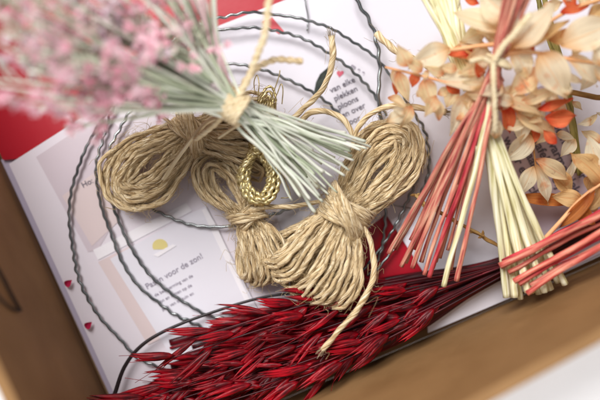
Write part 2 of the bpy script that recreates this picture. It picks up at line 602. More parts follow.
# printing on the leaflet
text("van elke\nplekken\nploons\nen over\nvoor", 331, 93, 8.2, 25, 3.6, M['ink'], lf, line=1.12, bold=.08)
text("m e e", 350, 67, 7, -32, 3.6, M['ink_soft'], lf, bold=.2)
hp = [(16 * math.sin(t) ** 3, 13 * math.cos(t) - 5 * math.cos(2 * t) - 2 * math.cos(3 * t) - math.cos(4 * t)) for t in np.linspace(0, 2 * math.pi, 30, endpoint=False)]
sheet([(340 + x * .24 * .9 + y * .05, 73.5 - y * .24) for x, y in hp], 3.6, M['heart'], 'heart_print', parent=lf, thick=.2)
lp = [(332, 62), (327, 68), (320, 74), (316, 82), (314, 92), (318, 94), (325, 88), (330, 78)]
sheet(lp, 3.7, M['darkleaf'], 'leaf_print', parent=lf, thick=.2)
sheet([(262, 22), (272, 17), (284, 31), (279, 34)], 3.7, M['red2'], 'red_stroke', parent=lf, thick=.2)
# text card far right, the shade over it put into its tint
mc = sheet([(488, 108), (560, 78), (636, 236), (540, 283)], 6, M['card_shaded'], 'text_card',
           'lavender card, shadow tone in its colour, with dense dark text behind the peach leaf sprays', 'card', thick=1.5)
text("bloemen voor\neen warme plek\nop tafel en bij\nhet raam met\nwater en licht", 548, 116, 12.5, -63, 6.5, M['ink'], mc, line=1.0, bold=.3)
sheet([(541, 72), (700, -20), (700, 200), (618, 236)], 8, M['white'], 'white_sheet', 'plain white paper sheet under the cream leaves at the right', 'paper sheet', thick=1.4)

# ------------------------------------------------------------------ wavy wire
def wavy(ctrl, r=1.45, amp=.6, wl=11.5):
    p = jitter(resample(PL(ctrl), 1.1), 1.0, 110)
    t, n, b = frames(p)
    s = np.r_[0, np.cumsum(np.linalg.norm(np.diff(p, axis=0), axis=1))]
    lat = np.cross(t, [0, 0, 1.])
    lat /= np.maximum(np.linalg.norm(lat, axis=1), 1e-6)[:, None]
    ph = U(0, 6)
    am = amp * (1 + .35 * np.sin(s / 41 + ph) + .25 * np.sin(s / 17 + ph * 2))
    p = p + lat * (am * np.sin(2 * math.pi * s / wl + ph + 1.1 * np.sin(s / 57) + .5 * np.sin(s / 23)))[:, None]
    m_ = MB()
    m_.tube(p, r, 8)
    return m_


wc = thing('wire_coil', P(245, 190, 6), 'large coil of dark grey crimped wire circling the twine hanks', 'wire coil')
turns = [
    [(330, 27, 16), (309, 20.5, 16), (279, 14.5, 16), (249, 13, 17), (225, 17, 18), (202, 23, 19), (165, 46, 18), (125, 85, 16), (98, 125, 14), (80, 165, 12),
     (69, 205, 12), (71, 240, 12), (80, 280, 12), (95, 310, 12), (120, 340, 12), (150, 364, 12), (220, 376, 8), (320, 340, 8), (381, 264, 10), (398, 243, 10), (411, 216, 11),
     (425, 182, 12), (429, 155, 14), (424, 130, 14), (411, 108, 15), (392, 78, 16), (381, 63, 16), (357, 44, 16), (330, 28, 16)],
    [(386, 116, 14), (378, 102, 14), (366, 85, 14), (348, 66, 14), (330, 53, 14), (312, 43, 14), (288, 34, 14), (258, 28, 14), (232, 28, 15), (208, 34, 16), (160, 60, 15),
     (118, 100, 13), (102, 140, 12), (97, 170, 12), (101, 204, 12), (113, 242, 12), (130, 274, 12), (155, 300, 12), (186, 321, 12), (240, 335, 9), (330, 318, 9),
     (376, 262, 10), (384, 232, 11), (387, 200, 12), (390, 160, 14), (388, 118, 14)],
    [(346, 121, 12), (328, 103, 12), (309, 90, 12), (279, 75.5, 12), (258, 69, 12), (228, 64, 13), (185, 72, 14), (140, 102, 13), (112, 142, 13), (108, 170, 13), (113, 205, 13),
     (129, 244, 13), (145, 269, 13), (165, 289, 13), (190, 306, 13), (213, 316, 13), (265, 318, 10), (340, 292, 10), (385, 243, 11), (402, 210, 13), (418, 176, 14), (421, 150, 14)],
    [(148, 206, 13), (158, 212, 13), (180, 221, 13), (210, 227, 14), (240, 225, 15), (275, 213, 15), (303, 202, 15)],
]
for t in turns:
    wavy(t).build('wire_turn', M['wire'], wc)
ww = wavy([(352, -20, 20), (357, 0, 20), (367, 16, 19), (374, 32, 18), (378, 50, 18), (379, 75, 18), (379, 102, 17), (384, 140, 13), (386, 170, 12)], r=1.9, amp=.8, wl=17).build('crimped_wire', M['wire'])
tag(ww, 'single crimped wire hanging straight down beside the printed heart text', 'wire')
tn = MB()
tn.tube(resample(PL([(303, -10, 7), (306, 6, 7), (308, 18, 6), (307, 31, 6)]), 2), .7, 5)
tag(tn.build('thread', M['wire']), 'short thin dark thread lying on the white leaflet near the top edge', 'thread')
tn = MB()
tn.tube(resample(PL([(372, 202, 6), (384, 203, 7), (398, 206, 7), (418, 209, 6)]), 2), .6, 5)
tag(tn.build('thread', M['wire']), 'short thin dark thread beside the biggest twine hank, near the pink stems', 'thread')


# ------------------------------------------------------------------ twine hanks
def strand(m_, ctrl, r=2.9, fz=None, jit=1.1, px=True, step=1.3):
    p = resample(PL(ctrl) if px else np.asarray(ctrl), step)
    p = jitter(p, jit)
    p[:, 2] = np.maximum(p[:, 2], 10 + r)
    s = np.r_[0, np.cumsum(np.linalg.norm(np.diff(p, axis=0), axis=1))]
    rr = r * (1 + .1 * np.sin(s / 23 + U(0, 6)) + .06 * np.sin(s / 7 + U(0, 6)))
    m_.tube(p, rr, 10, lobes=2, amp=U(.04, .12), pitch=U(30, 55))
    if fz is not None:
        fz.append((p, r))
    return p


def fuzz(m_, strands, n, lo=4, hi=17, rad=.16):
    w = np.array([len(s[0]) for s in strands], float)
    idx = rng.choice(len(strands), n, p=w / w.sum())
    for i in idx:
        p, r = strands[i]
        k = random.randrange(2, len(p) - 2)
        t = p[k + 1] - p[k - 1]
        t /= np.linalg.norm(t)
        d = np.array([random.gauss(0, 1), random.gauss(0, 1), abs(random.gauss(.3, 1))])
        d -= t * np.dot(d, t) * .5
        d /= np.linalg.norm(d)
        L = U(lo, hi)
        d2 = np.array([random.gauss(0, 1) for _ in range(3)]); d2 /= np.linalg.norm(d2)
        a = p[k] + d * r * .8
        c = [a, a + d * L * .35 + t * L * U(-.3, .3), a + d * L * .55 + t * L * U(-.6, .6) + d2 * L * .3,
             a + d * L * .6 + t * L * U(-.9, .9) + d2 * L * .5]
        m_.tube(resample(c, 1.8), rad, 3, cap=False)


def loc(c, ang, x, y, z):
    """local hank coordinates to layout coordinates"""
    ca, sa = math.cos(ang), math.sin(ang)
    return (c[0] + x * ca - y * sa, c[1] + x * sa + y * ca, z)


def face_lobe(m_, fz, c, ang, L, W, hole, zc, w0, layers=3, r=2.9, skew=0.):
    Lin, Win = hole
    n = max(3, int((W - Win) / (2 * r * 1.14)) + 1)
    for l in range(layers):
        for i in range(n):
            k = i / (n - 1)
            k += U(-.09, .07)
            Lr, Wr = Lin + (L - Lin) * k, Win + (W - Win) * k
            z = zc + (l - (layers - 1) / 2) * r * 1.7 + (1 - (k - .45) ** 2 * 3.2) * 3.0 + U(-2, 2)
            sk = skew + U(-.03, .03)
            kn = max(k, .05)
            h0 = 4.5 * (l - (layers - 1) / 2) / max(layers - 1, 1) * 2
            pts = [(-6, w0 * kn, zc + h0), (6, w0 * kn, zc + h0), (.30 * Lr, w0 * kn * .5 + Wr * .55, z), (.60 * Lr, Wr, z), (.84 * Lr, .82 * Wr, z - .5), (Lr * .97, .38 * Wr, z - 1),
                   (Lr, -.1 * Wr, z - 1), (.90 * Lr, -.66 * Wr, z - .5), (.66 * Lr, -.98 * Wr, z), (.32 * Lr, -w0 * kn * .5 - Wr * .55, z), (6, -w0 * kn, zc - h0), (-6, -w0 * kn, zc - h0)]
            strand(m_, [loc(c, ang, x + U(-1, 1), y + sk * x + U(-1.8, 1.8), zz) for x, y, zz in pts], r, fz)


def edge_lobe(m_, fz, c, ang, L, w0, W, zc, Hh, n, layers=2, r=2.9, slant=8., round_=.18):
    """loops seen from the side: each runs out on top, turns over the end and comes back underneath, a little to one side"""
    for l in range(layers):
        q_ = 1 - .26 * l
        for i in range(n - l):
            v = (i + .5 * l) / (n - 1) * 2 - 1 + U(-.07, .07)
            Lr = L * (1 - round_ * v * v) * (1 - .05 * l) + U(-2.5, 2)
            h = Hh * q_
            lift = 3.5 * (1 - v * v) + U(-1, 2)
            sl = slant * q_ * U(.7, 1.3)
            pts = [(-6, v * w0, zc + 5 * q_), (8, v * w0, zc + 6 * q_), (.32 * Lr, v * (w0 + (W - w0) * .5) - sl * .5, zc + h * .85 + lift), (.64 * Lr, v * (w0 + (W - w0) * .88) - sl, zc + h + lift),
                   (.88 * Lr, v * W * .98 - sl * .9, zc + h * .75 + lift * .7), (.985 * Lr, v * W - sl * .35, zc + h * .3), (Lr, v * W + sl * .3, zc - h * .15), (.95 * Lr, v * W + sl * .9, zc - h * .6),
                   (.65 * Lr, v * W * .8 + sl, zc - h), (8, v * w0, zc - 6 * q_), (-6, v * w0, zc - 5 * q_)]
            strand(m_, [loc(c, ang, x, y + U(-.7, .7), zz + U(-.8, .8)) for x, y, zz in pts], r, fz)


def wrap(m_, fz, c, ang, half, hw, hh, zc, turns_, r=2.9, tilt=.25, ret=True):
    for pas in range(2 if ret else 1):
        n = turns_ - pas * 2
        if n < 1:
            continue
        pts = []
        e = pas * 2 * r * .8
        for i in range(n * 10 + 1):
            a = i / 10 * 2 * math.pi
            x = (-half + 2 * half * i / (n * 10)) * (1 - .35 * pas)
            y = (hw + e) * math.cos(a)
            z = (hh + e) * math.sin(a)
            x += y * (tilt if pas == 0 else -tilt * 1.6)
            pts.append(loc(c, ang, x, y, max(zc + z, 11.)))
        strand(m_, pts, r, fz, jit=.4)


def hank(at, label):
    return thing('twine_hank', at, label, 'twine', 'tied hanks of jute twine')


def finish(h, parts, tails, nf, mat='jute'):
    allz = []
    for nm, m_, fz in parts:
        m_.build(nm, M[mat], h)
        allz += fz
    for t in tails:
        m_, fz = MB(), []
        p = strand(m_, t[0], t[1], fz, jit=.5)
        d = p[-1] - p[-5]; d /= np.linalg.norm(d)
        for _ in range(26):       # frayed cut end
            o_ = np.array([random.gauss(0, 1) for _ in range(3)]) * t[1] * .5
            e = p[-1] + o_ - d * 3
            m_.tube(resample([e, e + d * U(3, 6) + o_ * .3, e + d * U(5, 9) + o_ * U(.4, 1.2)], 1.5), .22, 3, cap=False)
        m_.build('loose_end', M[mat], h)
        allz += fz
    m_ = MB()
    fuzz(m_, allz, nf)
    fo = m_.build('fuzz', M['fibre'], h)
    fo['kind'] = 'stuff'


def ang_to(a, b):
    return math.atan2(b[1] - a[1], b[0] - a[0])


# hank at the left
cA = (191, 131)
hA = hank(P(*cA, 10), 'twine hank whose open loop lies leftmost, over dark wires and beside the bouquet')
m1, f1 = MB(), []
face_lobe(m1, f1, cA, ang_to(cA, (112, 203)), 106, 37, (80, 6), 26, 16, layers=3, skew=.03, r=1.85)
m2, f2 = MB(), []
edge_lobe(m2, f2, cA, ang_to(cA, (290, 140)), 92, 14, 36, 27, 12, 13, layers=3, r=1.85)
m3, f3 = MB(), []
wrap(m3, f3, cA, ang_to(cA, (112, 203)), 11, 20, 15, 27, 7, r=1.95)
finish(hA, [('loop', m1, f1), ('loop', m2, f2), ('wrap', m3, f3)],
       [([(180, 128, 38), (165, 119, 42), (150, 108, 44), (133, 104, 44), (112, 103, 42)], 1.9),
        ([(255, 138, 30), (280, 128, 34), (302, 110, 38), (320, 92, 44), (330, 72, 50), (333, 55, 54), (331, 36, 56)], 2.9)], 1700)

# small middle hank
cB = (247, 216)
hB = hank(P(*cB, 10), 'smallest twine hank, wedged in the middle beside the gold cord loop')
m1, f1 = MB(), []
face_lobe(m1, f1, cB, ang_to(cB, (203, 156)), 77, 25, (58, 8), 27, 10, layers=3, r=1.9)
m2, f2 = MB(), []
edge_lobe(m2, f2, cB, ang_to(cB, (268, 283)), 70, 11, 22, 26, 11, 10, layers=3, r=1.85, slant=5)
m3, f3 = MB(), []
wrap(m3, f3, cB, ang_to(cB, (203, 156)), 8, 13, 14, 27, 5, r=1.95)
finish(hB, [('loop', m1, f1), ('loop', m2, f2), ('wrap', m3, f3)],
       [([(250, 210, 40), (270, 207, 42), (296, 206, 41), (322, 201, 36), (340, 196, 30)], 2.3),
        ([(250, 216, 36), (262, 225, 36), (276, 236, 32), (290, 246, 24)], 2.6)], 1100)

# large right hank
cC = (346, 213)
hC = hank(P(*cC, 12), 'largest twine hank, rightmost, its striped end lying on the dark red oats')
m1, f1 = MB(), []
face_lobe(m1, f1, cC, ang_to(cC, (409, 130)), 108, 33, (84, 6), 36, 16, layers=4, r=1.9)
m2, f2 = MB(), []
edge_lobe(m2, f2, cC, ang_to(cC, (296, 291)), 95, 17, 43, 38, 18, 17, layers=3, r=2.0, round_=.12, slant=11)
m3, f3 = MB(), []
wrap(m3, f3, cC, ang_to(cC, (409, 130)), 13, 24, 19, 38, 8, r=2.05)
finish(hC, [('loop', m1, f1), ('loop', m2, f2), ('wrap', m3, f3)],
       [([(360, 222, 46), (370, 240, 50), (374, 265, 54), (370, 288, 56), (355, 312, 58), (338, 332, 58), (322, 350, 57)], 2.6),
        ([(352, 150, 46), (358, 128, 50), (372, 113, 53), (392, 106, 55), (415, 107, 56), (432, 110, 56), (446, 112, 57)], 2.5),
        ([(356, 140, 38), (345, 122, 42), (330, 112, 42), (312, 112, 38), (300, 122, 32)], 2.6)], 2300)

# loose twine end by the wire
m1, f1 = MB(), []
strand(m1, [(376, 33, 46), (384, 42, 48), (396, 50, 50), (410, 57, 52), (428, 66, 52), (446, 80, 48)], 3.0, f1)
fuzz(m1, f1, 20)
tag(m1.build('twine_end', M['jute']), 'short loose twine end coming out from under the peach leaves onto white paper', 'twine')

# ------------------------------------------------------------------ gold cord
gc = thing('gold_cord', P(258, 150, 14), 'small tied hank of braided metallic gold cord beside the middle twine hank', 'cord')


def gold_strand(m_, ctrl, r=2.1):
    p = jitter(resample(PL(ctrl), .8), .4, 30)
    m_.tube(p, r, 9, lobes=2, amp=.28, pitch=U(10, 15))


m_ = MB()
cG = (257, 146)
for l in range(3):
    for k in (.0, .5, 1.):
        W = 10.5 + 7.5 * k + U(-.8, .8)
        L = 50 + 7 * k
        z = 44 + l * 3.2 + U(-.6, .6) + 1.5 * (k == .5)
        pts = [(-4, 2 * k, z), (8, 3 + 3 * k, z), (.45 * L, W, z), (.75 * L, W * .93, z), (.95 * L, W * .5, z), (L, 0, z), (.95 * L, -W * .5, z), (.75 * L, -W * .93, z), (.45 * L, -W, z), (8, -3 - 3 * k, z), (-4, -2 * k, z)]
        gold_strand(m_, [loc(cG, R(87), x + U(-1.3, 1.3), y + U(-1.3, 1.3), zz + U(-1, 1)) for x, y, zz in pts], 2.3)
m_.build('loop', M['gold'], gc)
m_ = MB()
for k in range(4):
    W = 3 + 1.6 * k
    z = 40 + (k % 3) * 3
    L = 46 + 5.0 * (k % 4)
    gold_strand(m_, [loc(cG, R(-77), x, y + U(-.6, .6), zz) for x, y, zz in [(-4, 2, z), (8, 3, z), (.5 * L, W, z), (.85 * L, W * .9, z), (L, 0, z), (.85 * L, -W * .9, z), (.5 * L, -W, z), (8, -3, z), (-4, -2, z)]], 1.15)
m_.build('loop', M['gold'], gc)
m_ = MB()
for k in range(6):
    a = [(cG[0] + 7 * math.cos(t), cG[1] - 6 + k * 2.6, 46 + 8 * math.sin(t)) for t in np.linspace(0, 6.6, 14)]
    gold_strand(m_, a, 1.6)
m_.build('wrap', M['gold'], gc)
for k, pts in enumerate([[(257, 112, 40), (258, 96, 46), (259, 84, 48), (257, 75, 46), (254, 82, 44), (255, 94, 42)], [(270, 100, 46), (275, 88, 52), (279, 76, 56), (280, 70, 58)],
                         [(272, 104, 46), (277, 94, 50), (281, 84, 54), (283, 90, 54), (282, 104, 50)], [(281, 198, 40), (290, 196, 38), (286, 182, 40), (280, 170, 42)]]):
    m_ = MB()
    m_.tube(resample(PL(pts), 1), .55, 5)
    m_.build('thread_end', M['gold'], gc)


# ------------------------------------------------------------------ red oats
oats = thing('oat_bunch', P(330, 330, 6), 'bunch of dried oats dyed dark red, lying along the near box wall', 'dried oats')
stems_m = []
root = (640, 196, 26)
spk = []
NS = 30
for i in range(NS):
    k = (i + .5) / NS
    k = min(max(k + U(-.04, .04), 0), 1)
    lay = random.choice([0, 1, 2])
    z = 10 + lay * 15 + U(-2, 3)
    if k > .7:
        z += 4
    # end point of the panicle: from upper left tip to the lower edge
    ex = 190 + (k - .25) * 40 + U(-50, 60) if k > .1 else U(200, 300)
    ex = max(ex, 172) - (U(16, 46) if k > .45 else 0)
    ey = 338 + k * 84 + U(-6, 6) - (ex - 180) * .30
    mx, my = 500 + U(-6, 6), 261 + 14 * k + U(-2, 2)
    ym = (ey + my) / 2 + (k - .35) * 26 - 1
    xm = (ex + mx) / 2
    pts = [(640 + U(-10, 10), 192 + 16 * k, 22 + lay * 3), (560, 231 + 12 * k, 20 + lay * 4), (mx, my, 18 + lay * 6), (xm, ym, z), (ex, ey, z)]
    m_ = MB()
    p = resample(PL(pts), 3)
    m_.tube(p, np.linspace(1.5, .6, len(p)), 5)
    m_.build('stem', M['oatstem'], oats)
    # florets alternate along the last part of the stem
    d = np.r_[0, np.cumsum(np.linalg.norm(np.diff(p, axis=0), axis=1))]
    start = d[-1] * (U(.42, .6) if k > .35 else U(.52, .64))
    s = start
    sd = 1
    while s < d[-1]:
        j = min(np.searchsorted(d, s), len(p) - 2)
        t = p[j + 1] - p[j]
        t /= np.linalg.norm(t)
        sd = -sd
        side = np.cross(t, [0, 0, 1.])
        sp = U(.02, .5) * sd
        dirn = t + side * sp + np.array([0, 0, U(-.25, .38)])
        dirn /= np.linalg.norm(dirn)
        L = U(30, 54) * (1.0 - .25 * (s / d[-1] < .6))
        b = p[j] + side * sd * U(1, 4)
        spk.append((b, b + dirn * L, U(5.0, 10.5)))
        s += U(19, 38)


def floret(m_, b, t, w):
    a = t - b
    L = np.linalg.norm(a)
    side = np.cross(a / L, [0, 0, 1.])
    side /= np.linalg.norm(side)
    up = np.cross(side, a / L)
    # two outer glumes and an inner lemma with a fine awn
    m_.husk(b, t + side * w * .18, w * .8, peak=.36)
    m_.husk(b + up * w * .12, b + a * .92 - side * w * .5, w * .72, peak=.4)
    m_.husk(b + a * .05 + up * .5, b + a * 1.04 + up * w * .2, w * .5)
    if random.random() < .4:
        e = b + a * U(1.2, 1.75) + side * U(-4, 4)
        m_.tube(resample([b + a * .6, b + a, e], 4), .28, 3, cap=False)


for i in range(84):            # dark straws added under the florets, standing in for deep shadow
    k = U(.02, 1)
    ex = U(165, 330)
    ey = 338 + k * 80 + U(-4, 4) - (ex - 180) * .30
    mx, my = 500 + U(-6, 6), 261 + 14 * k
    m_ = MB()
    p = resample(PL([(640, 200 + 14 * k, 16), (mx, my, 12), ((ex + mx) / 2, (ey + my) / 2 + (k - .35) * 26, 8 + U(0, 7)), (ex, ey, 7 + U(0, 5))]), 5)
    m_.tube(p, np.linspace(1.5, 1.3, len(p)) * U(1, 3.2), 5, flat=.4)
    m_.build('stem', M['oatstem'], oats)
spk.sort(key=lambda q_: -(q_[0][2] + q_[1][2]))
for b, t, w in spk[:98]:
    m_ = MB()
    floret(m_, b, t, w)
    m_.build('floret', M['oat'], oats)
m_ = MB()
for b, t, w in spk[98:]:
    floret(m_, b, t, w)
o = m_.build('floret', M['oat'], oats)
o['kind'] = 'stuff'
m_ = MB()
m_.tube(resample(PL([(106, 412, 22), (114, 396, 20), (124, 368, 19), (140, 347, 19), (165, 331, 19), (205, 315, 20), (265, 297, 18), (330, 290, 14)]), 2), np.r_[np.linspace(2.2, 1.5, 60), np.full(400, 1.4)][:len(resample(PL([(106, 412, 22), (114, 396, 20), (124, 368, 19), (140, 347, 19), (165, 331, 19), (205, 315, 20), (265, 297, 18), (330, 290, 14)]), 2))], 6, flat=.6)
o = m_.build('stem', M['darkstem'], oats)
o['label'] = 'bent black stem sticking out at the left'

for (x, y), lab in [((68, 283), 'single fallen crimson petal on the pale page beside the outer wire'), ((88, 325), 'single fallen crimson petal on the pale page nearest the near-left box wall')]:
    m_ = MB()
    m_.leaf(P(x - 2.5, y + 3, 9), P(x + 4, y - 3, 11), 7, fold=.7, nu=6, nv=4)
    tag(m_.build('fallen_petal', M['petal']), lab, 'petal')


# ------------------------------------------------------------------ stems and straws
def sticks(root_, rows, mats, rmin, rmax, name='stem', sides=9, flat=1., step=4., jit=.7):
    for pts in rows:
        m_ = MB()
        r = U(rmin, rmax)
        p = resample(PL(pts), step)
        p = jitter(p, jit, U(90, 170))
        w_ = 1 + .07 * np.sin(np.arange(len(p)) * U(.12, .3) + U(0, 6)) + .05 * np.sin(np.arange(len(p)) * U(.5, .9) + U(0, 6)) + np.linspace(U(0, .1), U(-.14, 0), len(p))
        m_.tube(p, r * w_, sides, lobes=random.choice([2, 3, 4]), amp=U(.05, .12), pitch=U(250, 600), flat=flat)
        if random.random() < .5:      # a split fibre lifting off
            k = random.randrange(2, len(p) // 2 + 2)
            o_ = np.array([U(-1, 1), U(-1, 1), .5]) * r
            q_ = p[k:k + 6]
            if len(q_) > 3:
                m_.tube(q_ + o_ * np.linspace(.9, U(1.3, 2.4), len(q_))[:, None], r * .16, 4)
        m_.build(name, random.choice(mats) if isinstance(mats, list) else mats, root_)


# pink stems tied, upper right down to the middle
pk = thing('stem_bundle', P(480, 120, 40), 'tied bundle of dusty pink stems slanting from the top edge towards the largest twine hank', 'stem bundle')
ends = [(389, 254, 52), (401, 267, 54), (405, 263, 50), (421, 262, 49), (424, 275, 54), (429, 277, 56), (436, 262, 47), (447, 250, 46), (457, 281, 55), (415, 250, 46), (410, 240, 47), (395, 250, 44), (432, 268, 50), (440, 258, 42), (450, 270, 50), (412, 268, 56)]
for i, e in enumerate(ends):
    tx, ty = 497 + U(-5, 5), 62 + U(-3, 3)
    fx, fy = 524 + U(-14, 14), -22
    xs = 0.5
    mt = M['redstem'] if i in (5, 9) else M['pinkstem']
    m1x, m1y = (tx * .55 + e[0] * .45), (ty * .55 + e[1] * .45)
    sticks(pk, [[e, (m1x + U(-2, 2), m1y, e[2] + 24), (tx, ty, 96 + U(-5, 5)), (fx, fy, 118 + U(-6, 6))]], mt, 1.5, 2.3, flat=.8)
sticks(pk, [[(443, 286, 56), (466, 205, 70), (497, 66, 94), (512, -20, 112)]], M['straw'], 2.4, 2.5)
for k in range(14):
    fx = 515 + U(-12, 18)
    sticks(pk, [[(497 + U(-6, 6), 80 + U(-6, 40), 92 + U(-8, 8)), (498 + U(-5, 5), 60, 98 + U(-6, 6)), (fx, -22, 122 + U(-8, 8))]], M['pinkstem'], 1.4, 2.1)
m_ = MB()
pts = []
for i in range(36):
    a = i / 9 * 2 * math.pi
    pts.append((497 + 10 * math.cos(a) + .12 * i, 58 + i * .22 + 4 * math.cos(a), 97 + 9 * math.sin(a)))
p = resample(PL(pts), 1.5)
m_.tube(p, 1.7, 8, lobes=2, amp=.2, pitch=9)
m_.tube(jitter(resample(PL([(494, 62, 107), (493, 80, 108), (495, 105, 104), (495, 132, 96)]), 1.5), .5), 2.4, 8, lobes=2, amp=.2, pitch=9)
m_.tube(jitter(resample(PL([(494, 62, 108), (502, 48, 112), (515, 32, 116), (531, 14, 118)]), 1.5), .5), 2.6, 8, lobes=2, amp=.2, pitch=9)
m_.tube(jitter(resample(PL([(494, 64, 107), (482, 58, 108), (470, 62, 106)]), 1.5), .5), 2.0, 8, lobes=2, amp=.2, pitch=9)
m_.build('tie_string', M['raffia'], pk)

# second pink bundle, right edge
pk2 = thing('stem_bundle', P(560, 250, 55), 'loose bunch of coral red stems entering from the right edge across the cream straws', 'stem bundle')
rows = [[(500, 266, 68), (560, 236, 76), (690, 170, 92)], [(503, 263, 64), (570, 228, 72), (690, 166, 86)], [(514, 281, 69), (565, 252, 76), (690, 182, 92)],
        [(518, 284, 66), (575, 250, 72), (690, 188, 86)], [(527, 293, 70), (570, 265, 77), (690, 196, 93)], [(530, 286, 64), (580, 256, 72), (690, 200, 84)], [(508, 272, 62), (575, 236, 70), (690, 178, 84)]]
for i, r_ in enumerate(rows):
    sticks(pk2, [r_], M['redstem'] if i in (1, 3) else M['pinkstem'] if i == 5 else noise_mat('coral_stem', [(.34, lin(156, 54, 50)), (.46, lin(200, 92, 80)), (.66, lin(224, 156, 130))], scale=(.35, 7, 1), rough=.6, per_obj=.2, detail=8, bump=.5), 1.9, 2.7)

# cream straws
st = thing('straw_bundle', P(495, 150, 20), 'bundle of pale cream straws running from the top edge down to the near box wall', 'straw bundle')
for i in range(10):
    k = i / 9
    ex = 508 + 56 * k + U(-1.5, 1.5)
    ey = 300 - 14 * k + U(-5, 3)
    z = (58, 47, 36)[i % 3] + U(-2, 2)
    tx = 420 + 34 * (1 - k) + U(-3, 3) if i % 3 else 424 + 30 * k
    sticks(st, [[(ex, ey, z), ((ex + 487 + 14 * k) / 2 + 1, 222, z + 5), (486 + 13 * k + U(-1, 1), 140, z + 12), (466 + 8 * k, 82, 64 + U(-4, 4)), (tx, -12, 76 + U(-4, 4))]], M['straw'], 2.8, 3.6, jit=.4)
for i in range(7):
    sticks(st, [[(470 + U(-4, 4), 90, 60), (448 + U(-5, 5), 40, 70 + U(-4, 4)), (416 + 44 * i / 6, -14, 78 + U(-4, 4))]], M['straw'], 1.8, 2.6)

# olive stems far right
ol = thing('stem_bundle', P(574, 120, 12), 'few olive green stems standing behind the cream leaves at the right', 'stem bundle')
for k in range(6):
    sticks(ol, [[(577 + U(-4, 6), 172 + U(-6, 8), 22), (574 + U(-4, 4), 130, 30), (566 + U(-4, 4), 90, 34), (544 + U(-5, 5), 10, 40), (540 + U(-6, 6), -20, 42)]], M['olive'], 1.6, 2.4)
m_ = MB()
m_.tube(jitter(resample(PL([(562, 92, 52), (580, 94, 54), (604, 97, 54), (640, 92, 50)]), 2), .6), 2.6, 7)
tag(m_.build('twig', M['twig']), 'straight brown twig at the right edge beside the olive stems', 'twig')
m_ = MB()
tp = jitter(resample(PL([(414, 194, 30), (430, 207, 34), (452, 219, 34), (476, 233, 32), (502, 247, 28), (540, 262, 26)]), 1.5), .8)
m_.tube(tp, 1.5 + .5 * np.abs(np.sin(np.arange(len(tp)) / 4.)), 7)
for k in range(12):
    c = tp[random.randrange(len(tp))]
    d = np.array([U(-1, 1), U(-1, 1), U(0, 1)]); d /= np.linalg.norm(d)
    m_.husk(c, c + d * U(4, 7), 3)
tag(m_.build('twig', M['twig']), 'knobbly brown twig crossing under the dusty pink stems', 'twig')

# ------------------------------------------------------------------ peach leaf branches
def branch(at, label, twigs, leaves):
    b_ = thing('leaf_branch', at, label, 'leaf branch', 'dried peach leaf branches')
    for pts, r in twigs:
        m_ = MB()
        p = resample(PL(pts), 2.5)
        m_.tube(p, np.linspace(r, r * .55, len(p)), 6)
        m_.build('twig', M['leaf_tan'] if r < 1.6 else M['twig2'], b_)
    for (bx, by, tx, ty, w, z0, z1, mt) in leaves:
        m_ = MB()
        m_.leaf(P(bx, by, z0), P(tx, ty, z1), w, roll=U(-.45, .45), fold=U(.2, .55), droop=U(-.1, .25), nu=16, nv=8, wav=U(.3, 1.1), peak=U(.34, .44), sharp=U(.95, 1.25))
        m_.build('leaf', M['leaf_' + mt], b_)
    return b_


M['twig2'] = noise_mat('peach_twig', [(.3, lin(214, 140, 90)), (.7, lin(236, 190, 140))], scale=(.3, 3, 1), rough=.6)
brs = []
brs.append(branch(P(450, 80, 60), 'peach leaf branch reaching left over the white paper between straws and pink stems',
       [([(500, 98, 86), (470, 90, 88), (430, 78, 86), (385, 67, 82)], 1.8), ([(520, 44, 92), (488, 45, 94), (450, 50, 90)], 2.6), ([(470, 90, 88), (480, 110, 84), (486, 128, 80)], 1.3)],
       [(450, 48, 406, 66, 22, 88, 84, 'cream'), (424, 79, 433, 110, 17, 86, 80, 'peach'), (398, 71, 409, 102, 13, 84, 76, 'peach'), (392, 69, 402, 94, 10, 83, 74, 'cream'),
        (483, 84, 434, 80, 18, 90, 87, 'cream'), (490, 62, 458, 74, 13, 94, 91, 'peach'), (492, 58, 466, 66, 10, 97, 92, 'cream'), (468, 92, 450, 136, 20, 84, 72, 'cream'), (478, 92, 476, 136, 18, 84, 70, 'cream'),
        (444, 74, 424, 66, 9, 87, 90, 'peach'), (416, 72, 412, 88, 10, 85, 80, 'orange'), (396, 72, 396, 96, 8, 82, 70, 'orange'), (446, 82, 460, 94, 11, 86, 82, 'orange'),
        (460, 44, 494, 56, 16, 78, 80, 'tan'), (450, 52, 484, 48, 16, 74, 74, 'peach'), (456, 86, 446, 108, 14, 82, 78, 'peach')]))
